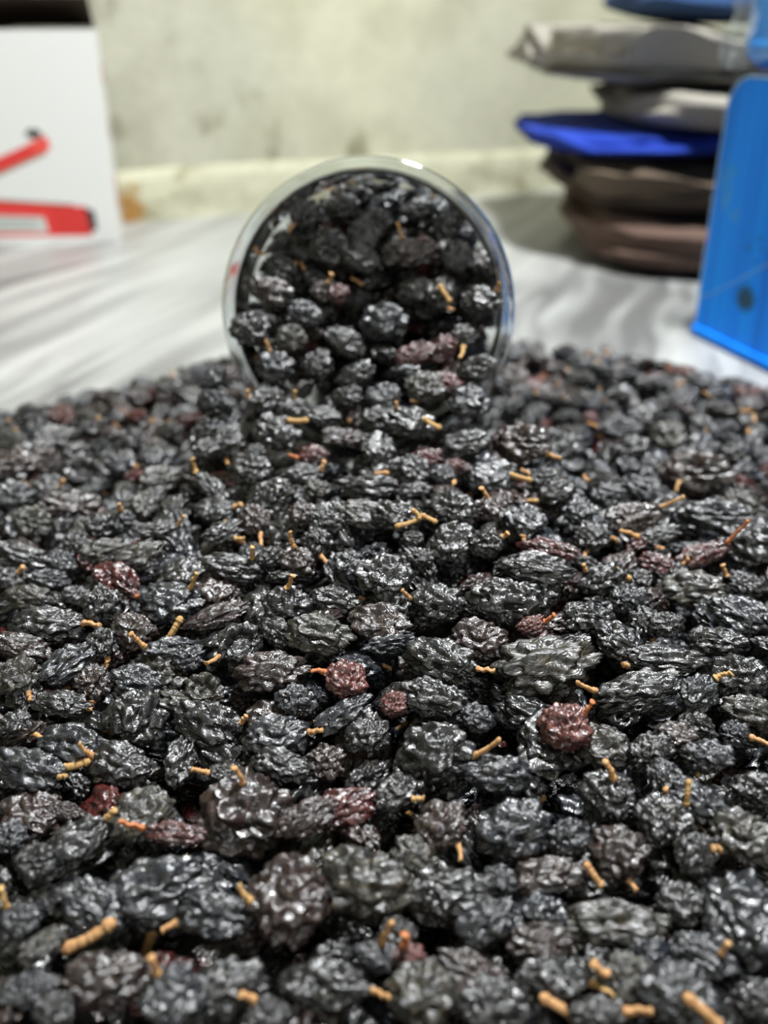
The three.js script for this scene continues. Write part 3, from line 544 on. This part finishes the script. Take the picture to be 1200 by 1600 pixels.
// loose stems lying on the raisins
function heightAt(x, z) { const ix = Math.floor((x - X0) / CELL), iz = Math.floor((z - Z0) / CELL); return ix < 0 || iz < 0 || ix >= NX || iz >= NZ ? 0 : H[iz * NX + ix]; }
function onHeap(u, v, lift = 0) { const d = ray(u, v); for (let t = 0.1; t < 0.8; t += 0.0005) { const x = d.x * t, y = EYE.y + d.y * t, z = d.z * t; if (y - lift < heightAt(x, z)) return V(x, y, z); } return V(d.x * 0.3, 0.03, d.z * 0.3); }
function twig(points, r, mat, name, label) {
  const c = new THREE.CatmullRomCurve3(points), g = new THREE.TubeGeometry(c, 24, r, 9, false), p = g.attributes.position;
  for (let i = 0; i < p.count; i++) { const t = Math.floor(i / 10) / 24, q = c.getPointAt(Math.min(1, t)), k = (1 + 0.45 * smooth(Math.abs(t - 0.5), 0.36, 0.5) + 0.12 * n3(t * 12, points[0].x * 90, 3)) * (t === 0 || t === 1 ? 0.8 : 1); p.setXYZ(i, q.x + (p.getX(i) - q.x) * k, q.y + (p.getY(i) - q.y) * k, q.z + (p.getZ(i) - q.z) * k); }
  const cap = (e) => { const q = points[e ? points.length - 1 : 0]; return new THREE.SphereGeometry(r * 1.15, 8, 6).translate(q.x, q.y, q.z); };
  g.computeVertexNormals();
  return [mergeGeometries([g, cap(0), cap(1)]), mat];
}
{
  const LOOSE = [
    [[[105, 1482], [140, 1466], [172, 1444]], 0.0011, 0, 'thick orange-tan loose stem lying among the slate-black raisins'],
    [[[222, 1508], [230, 1482], [238, 1456]], 0.0010, 1, 'ringed greenish-tan loose stem standing beside a brown raisin'],
    [[[850, 1560], [875, 1574], [895, 1588]], 0.0009, 0, 'short orange loose stem between folded black raisins'],
    [[[1075, 1560], [1100, 1580], [1122, 1602]], 0.0009, 0, 'long orange stem slanting over a blue-black raisin'],
    [[[917, 1352], [928, 1368], [938, 1382]], 0.0007, 0, 'thin orange stem leaning against the brown-red raisin'],
    [[[1076, 1222], [1074, 1240], [1072, 1256]], 0.0006, 1, 'thin upright straw stem between two wrinkled raisins'],
    [[[800, 742], [812, 746], [828, 750]], 0.0008, 1, 'pale straw stem beside the pale grey flat raisin'],
    [[[664, 655], [674, 662], [686, 668]], 0.0008, 1, 'pale straw stem lying just below the jar rim'],
    [[[452, 657], [464, 658], [478, 657]], 0.0009, 1, 'greenish straw stem lying on raisins below the jar mouth'],
    [[[688, 448], [694, 458], [702, 470]], 0.0009, 1, 'yellow straw stem stuck among the raisins in the jar mouth'],
    [[[264, 998], [272, 984], [281, 968]], 0.0009, 1, 'knobbly tan stem standing between two slate-black raisins'],
    [[[101, 1200], [118, 1196], [136, 1190]], 0.0009, 1, 'flat tan stem lying across two slate-black raisins'],
    [[[620, 822], [637, 818], [655, 810], [662, 806]], 0.0007, 1, null],
  ];
  for (const [pts, r, mi, label] of LOOSE) {
    const mid = onHeap(pts[1][0], pts[1][1], 0.0012), dm = -(mid.clone().sub(EYE).dot(CB));
    const P = pts.map(([u, v], i) => { const d = ray(u, v); return EYE.clone().addScaledVector(d, dm - (i === 1 ? 0.0003 : 0)); });
    const [g, m] = twig(P, r, stemMats[mi]);
    if (label) { tag(mesh('loose_stem', g, m), label, 'stem', 'loose raisin stems'); continue; }
    // the forked twig
    const arm = (a) => twig(a.map(([u, v]) => EYE.clone().addScaledVector(ray(u, v), dm - 0.0004)), r * 0.95, m)[0];
    tag(mesh('forked_stem', mergeGeometries([g, arm([[655, 810], [652, 803], [646, 798]]), arm([[662, 806], [670, 810], [680, 815]])]), m), 'forked straw-coloured stem lying on the raisins', 'stem', 'loose raisin stems');
  }
}

// ------------------------------------------------------------------ white carton with a printed picture
const FL = (u, v) => { const d = ray(u, v), t = EYE.y / -d.y; return V(d.x * t, 0, d.z * t); };
{
  const W = 0.24, HT = 0.168, D = 0.085, T = 0.003, corner = FL(190, 377);
  const turn = 0.23, g = thing('printed_carton', [corner.x, 0, corner.z], turn);
  tag(g, 'white cardboard carton with a red tool printed on it, lid ajar', 'carton');
  const cv = document.createElement('canvas'); cv.width = 960; cv.height = 672;
  const c = cv.getContext('2d'), S = 4000, px = (m) => 960 - m * S, py = (m) => 672 - m * S;
  c.fillStyle = '#d2d2ce'; c.fillRect(0, 0, 960, 672);
  const poly = (col, a) => { c.fillStyle = col; c.beginPath(); a.forEach(([x, y], i) => i ? c.lineTo(px(x), py(y)) : c.moveTo(px(x), py(y))); c.closePath(); c.fill(); };
  poly('#7f7d6a', [[0.052, 0.0790], [0.24, 0.008], [0.24, 0.000], [0.052, 0.0740]].map(([x, y]) => [x, y]));
  poly('#c9302c', [[0.052, 0.0875], [0.24, 0.0155], [0.24, 0.004], [0.052, 0.0765]]);
  poly('#d94a40', [[0.050, 0.0890], [0.066, 0.0835], [0.062, 0.0760], [0.048, 0.0780]]);
  c.fillStyle = '#26241f'; c.beginPath(); c.ellipse(px(0.060), py(0.0905), 26, 15, 0.1, 0, 7); c.fill();
  poly('#4c4630', [[0.036, 0.0330], [0.24, 0.0540], [0.24, 0.0500], [0.036, 0.0290]]);
  poly('#cf322d', [[0.030, 0.0310], [0.24, 0.0510], [0.24, 0.0140], [0.026, 0.0060]]);
  poly('#b9beb8', [[0.062, 0.0235], [0.24, 0.0370], [0.24, 0.0190], [0.060, 0.0100]]);
  c.strokeStyle = '#8f948f'; c.lineWidth = 5; for (const k of [0.3, 0.55, 0.8]) { c.beginPath(); c.moveTo(px(0.07), py(mix(0.0105, 0.023, k))); c.lineTo(px(0.105), py(mix(0.0125, 0.0255, k))); c.moveTo(px(0.112), py(mix(0.013, 0.026, k))); c.lineTo(px(0.2), py(mix(0.018, 0.033, k))); c.stroke(); }
  poly('#c42d29', [[0.026, 0.0310], [0.058, 0.0330], [0.054, 0.0080], [0.024, 0.0060]]);
  poly('#262628', [[0.020, 0.0270], [0.0275, 0.0300], [0.0245, 0.0085], [0.019, 0.0120]]);
  const print = new THREE.CanvasTexture(cv); print.colorSpace = THREE.SRGBColorSpace; print.anisotropy = 8;
  const white = new THREE.MeshStandardMaterial({ color: '#d0d0ca', roughness: 0.6 }), kraft = new THREE.MeshStandardMaterial({ color: '#4a3a2c', roughness: 0.9 });
  const board = (name, w, h, d, x, y, z, mats) => mesh(name, new THREE.BoxGeometry(w, h, d).translate(x, y, z), mats, g);
  board('front_panel', W, HT, T, -W / 2, HT / 2, -T / 2, [white, kraft, kraft, kraft, new THREE.MeshStandardMaterial({ map: print, roughness: 0.55 }), kraft]).userData.label = 'white panel printed with a red hand tool';
  board('back_panel', W, HT, T, -W / 2, HT / 2, -D + T / 2, [white, kraft, kraft, kraft, kraft, white]);
  const side = new THREE.CanvasTexture((() => { const k = document.createElement('canvas'); k.width = 240; k.height = 404; const q = k.getContext('2d'); q.fillStyle = '#dddcd4'; q.fillRect(0, 0, 240, 404); q.fillStyle = '#b5544e'; q.fillRect(60, 66, 110, 38); q.fillRect(40, 280, 120, 74); q.fillStyle = '#8d8a80'; q.fillRect(70, 170, 100, 40); return k; })());
  side.colorSpace = THREE.SRGBColorSpace;
  board('side_panel', T, HT, D - 2 * T, -T / 2, HT / 2, -D / 2, [new THREE.MeshStandardMaterial({ map: side, roughness: 0.6 }), kraft, kraft, kraft, kraft, kraft]);
  board('side_panel', T, HT, D - 2 * T, -W + T / 2, HT / 2, -D / 2, [white, white, kraft, kraft, kraft, kraft]);
  board('bottom_panel', W - 2 * T, T, D - 2 * T, -W / 2, T / 2, -D / 2, kraft);
  const lid = mesh('lid_flap', new THREE.BoxGeometry(W, T, D).translate(0, 0, D / 2), [white, white, white, kraft, white, white], g);
  lid.position.set(-W / 2 - 0.003, HT + 0.002, -D + T); lid.rotation.x = -0.28; lid.rotation.z = 0.0;
}

// ------------------------------------------------------------------ blue box with a second pack on top
{
  const far = FL(1087, 521), near = FL(1200, 577), dir = near.clone().sub(far).normalize();
  const g = thing('blue_box', [far.x, 0, far.z], Math.atan2(-dir.z, dir.x));   // local x runs along the visible face towards the camera, local z points left into the picture
  tag(g, 'scuffed glossy blue box with a rounded top corner beside the cloth pile', 'box');
  const L = 0.20, HT = 0.148, R = 0.018, D = 0.16, sh = new THREE.Shape();
  sh.moveTo(0.002, 0.002); sh.lineTo(L - 0.004, 0.002); sh.lineTo(L - 0.004, HT - R); sh.absarc(L - 0.004 - R, HT - R, R, 0, Math.PI / 2); sh.lineTo(0.002 + R, HT); sh.absarc(0.002 + R, HT - R, R, Math.PI / 2, Math.PI); sh.closePath();
  const skin = texture(512, 512, (u, v) => {
    const X = u * 0.25, Y = v * 0.25, st = 0.05 * n3(X * 70, Y * 3, 2) + 0.03 * n3(X * 200, Y * 6, 4);
    let c = [0.0, 0.52 + st, 0.98 + st];
    const scuff = smooth(fbm(X * 26, Y * 16, 9, 3), 0.22, 0.36) * smooth(fbm(X * 9, Y * 9, 14, 2), -0.05, 0.3) * 0.5;
    c = [mix(c[0], 0.42, scuff), mix(c[1], 0.60, scuff), mix(c[2], 0.82, scuff)];
    const sp = smooth(1 - Math.hypot((X - 0.0455) / 0.011, (Y - 0.034) / 0.0095) + 0.35 * fbm(X * 300, Y * 300, 3, 3), 0.0, 0.6) * 0.85 + 0.6 * smooth(fbm(X * 160, Y * 160, 33, 3), 0.25, 0.5) * smooth(1 - Math.hypot((X - 0.05) / 0.02, (Y - 0.062) / 0.012), 0, 0.6);
    return [mix(c[0], 0.16, sp), mix(c[1], 0.24, sp), mix(c[2], 0.27, sp)];
  });
  skin.repeat.set(4, 4);
  const blue = new THREE.MeshPhysicalMaterial({ map: skin, roughness: 0.5, specularIntensity: 0.35 });
  mesh('box_shell', new THREE.ExtrudeGeometry(sh, { depth: D, bevelEnabled: true, bevelThickness: 0.003, bevelSize: 0.002, bevelSegments: 3, curveSegments: 10 }).translate(0, 0, -D), blue, g);
  // worn pale rim along the folded edge
  const edge = [], ring = sh.getSpacedPoints(120).filter((q) => q.x < 0.06 && q.y > 0.02 || q.y > HT - 0.004);
  ring.sort((a, b) => Math.atan2(a.y - 0.06, a.x - 0.12) < Math.atan2(b.y - 0.06, b.x - 0.12) ? 1 : -1);
  for (const q of ring) edge.push(V(q.x - (q.x < 0.03 ? 0.0015 : 0), q.y + (q.y > HT - R ? 0.0012 : 0), 0.0024));
  mesh('worn_edge', new THREE.TubeGeometry(new THREE.CatmullRomCurve3(edge), 160, 0.0007, 6), new THREE.MeshStandardMaterial({ color: '#a8c4d8', roughness: 0.6 }), g).userData.label = 'whitish worn edge';
  // bottom seam and the end flap bulging at the far end
  mesh('bottom_seam', new RoundedBoxGeometry(L, 0.006, 0.004, 2, 0.0018).translate(L / 2, 0.004, 0.003), blue, g);
  const fs = new THREE.Shape(); fs.moveTo(0.002, 0.001); fs.lineTo(-0.008, 0.001); fs.quadraticCurveTo(-0.006, 0.03, 0.000, 0.075); fs.closePath();
  mesh('end_flap', new THREE.ExtrudeGeometry(fs, { depth: D - 0.03, bevelEnabled: false }).translate(0, 0, -D + 0.022), blue, g);

  const u = thing('wrapped_pack', [far.x, 0, far.z], Math.atan2(-dir.z, dir.x));
  tag(u, 'bright blue pack in crinkled clear film on top of the blue box', 'pack');
  const pg = new RoundedBoxGeometry(0.185, 0.13, 0.15, 12, 0.016), p = pg.attributes.position;
  for (let i = 0; i < p.count; i++) { const x = p.getX(i), y = p.getY(i), z = p.getZ(i), k = 0.0022 * fbm(x * 40, y * 40, z * 40, 3); p.setXYZ(i, x + k, y + k * 0.6, z + k); }
  pg.computeVertexNormals();
  mesh('pack_body', pg.translate(0.091, HT + 0.0685, -0.071), new THREE.MeshPhysicalMaterial({ color: lin(0.004, 0.26, 0.80), roughness: 0.32, clearcoat: 0.6, clearcoatRoughness: 0.15 }), u);
  const fg = new THREE.PlaneGeometry(0.03, 0.125, 16, 60), fp = fg.attributes.position;
  for (let i = 0; i < fp.count; i++) { const x = fp.getX(i), y = fp.getY(i); fp.setXYZ(i, x * (0.7 + 0.3 * n3(y * 30, 0, 1)), y, 0.003 * fbm(x * 60, y * 70, 3, 3) + 0.0025 * Math.sin(y * 210 + 3 * n3(x * 40, y * 20, 5))); }
  fg.computeVertexNormals();
  mesh('film', fg.translate(0.006, HT + 0.067, 0.006), new THREE.MeshPhysicalMaterial({ color: '#eef4f8', transmission: 0.85, roughness: 0.15, thickness: 0, side: THREE.DoubleSide }), u).userData.label = 'crinkled clear plastic film';
}

// ------------------------------------------------------------------ pile of folded cloths
{
  const weave = texture(256, 256, (u, v) => { const k = 0.5 + 0.25 * Math.sin(u * 402) * Math.sin(v * 402) + 0.25 * fbm(u * 9, v * 9, 4, 3); return [k, k, k]; }, false);
  function cloth(name, label, col, x0, x1, y0, y1, z0, z1, sd, fold = 0.006, nose = 0, puff = 0) {
    const g = new THREE.SphereGeometry(1, 96, 64), p = g.attributes.position, sg = (v, e) => Math.sign(v) * Math.pow(Math.abs(v), e);
    const cx = (x0 + x1) / 2, cy = (y0 + y1) / 2, cz = (z0 + z1) / 2, hx = (x1 - x0) / 2, hy = (y1 - y0) / 2, hz = (z1 - z0) / 2;
    for (let i = 0; i < p.count; i++) {
      const x = p.getX(i), y = p.getY(i), z = p.getZ(i), h = Math.hypot(x, z) || 1e-6, cxz = sg(h, 0.5), X = sg(x / h, 0.58) * cxz, Z = sg(z / h, 0.58) * cxz; let Y = sg(y, 0.62);
      const wx = cx + X * hx, wz = cz + Z * hz;
      const lay = Math.sin(Y * 5 + 2.2 * n3(wx * 5, sd, wz * 5));             // stacked folds at the rim
      const q = fold * fbm(wx * 6 + sd, Y * 1.2, wz * 6, 3), rim = smooth(h, 0.75, 1);
      const over = smooth(-X, 0.45, 1) + 0.6 * smooth(Z, 0.6, 1), sag = -nose * over;   // hangs down where nothing holds it
      p.setXYZ(i, wx + X * (q + 0.003 * lay * rim), clamp(cy + Y * hy + (Y > 0 ? 1 : 0.25) * (q * 0.9 + fold * 0.5 * n3(wx * 9, sd * 2, wz * 9)) + sag, y0 - nose * 0.8 * over, y1 + puff), wz + Z * (q + 0.003 * lay * rim));
    }
    g.computeVertexNormals(); g.attributes.uv.array.forEach((v, i, a) => a[i] = v * 3);
    const o = mesh(name, g, new THREE.MeshPhysicalMaterial({ color: col, roughness: 0.95, sheen: 0.3, sheenRoughness: 0.6, sheenColor: new THREE.Color(col), bumpMap: weave, bumpScale: 0.0004 }));
    tag(o, label, 'cloth', 'folded cloths piled by the wall');
    return o;
  }
  cloth('folded_cloth', 'reddish brown folded cloth at the bottom of the cloth pile', '#5a463c', 0.160, 0.42, 0.0005, 0.0425, -0.99, -0.712, 3, 0.010);
  cloth('folded_cloth', 'olive brown folded cloth below the bright blue cloth', '#5a4d3f', 0.145, 0.43, 0.0425, 0.0795, -1.01, -0.732, 7, 0.018);
  cloth('folded_cloth', 'bright royal blue cloth sticking out of the cloth pile', '#15369a', 0.118, 0.39, 0.0795, 0.0985, -1.00, -0.762, 11, 0.014);
  cloth('folded_cloth', 'pale grey folded cloth bulging above the blue cloth', '#928d83', 0.185, 0.45, 0.0985, 0.1285, -0.99, -0.742, 17, 0.008);
  cloth('folded_cloth', 'large beige-grey crumpled cloth under the navy cloth', '#928d83', 0.122, 0.46, 0.1285, 0.164, -1.03, -0.762, 23, 0.030, 0, 0.007);
  cloth('folded_cloth', 'dark navy blue cloth on top of the cloth pile', '#1d3a62', 0.19, 0.45, 0.1715, 0.225, -1.01, -0.79, 29, 0.014);
}

renderer.render(scene, camera);
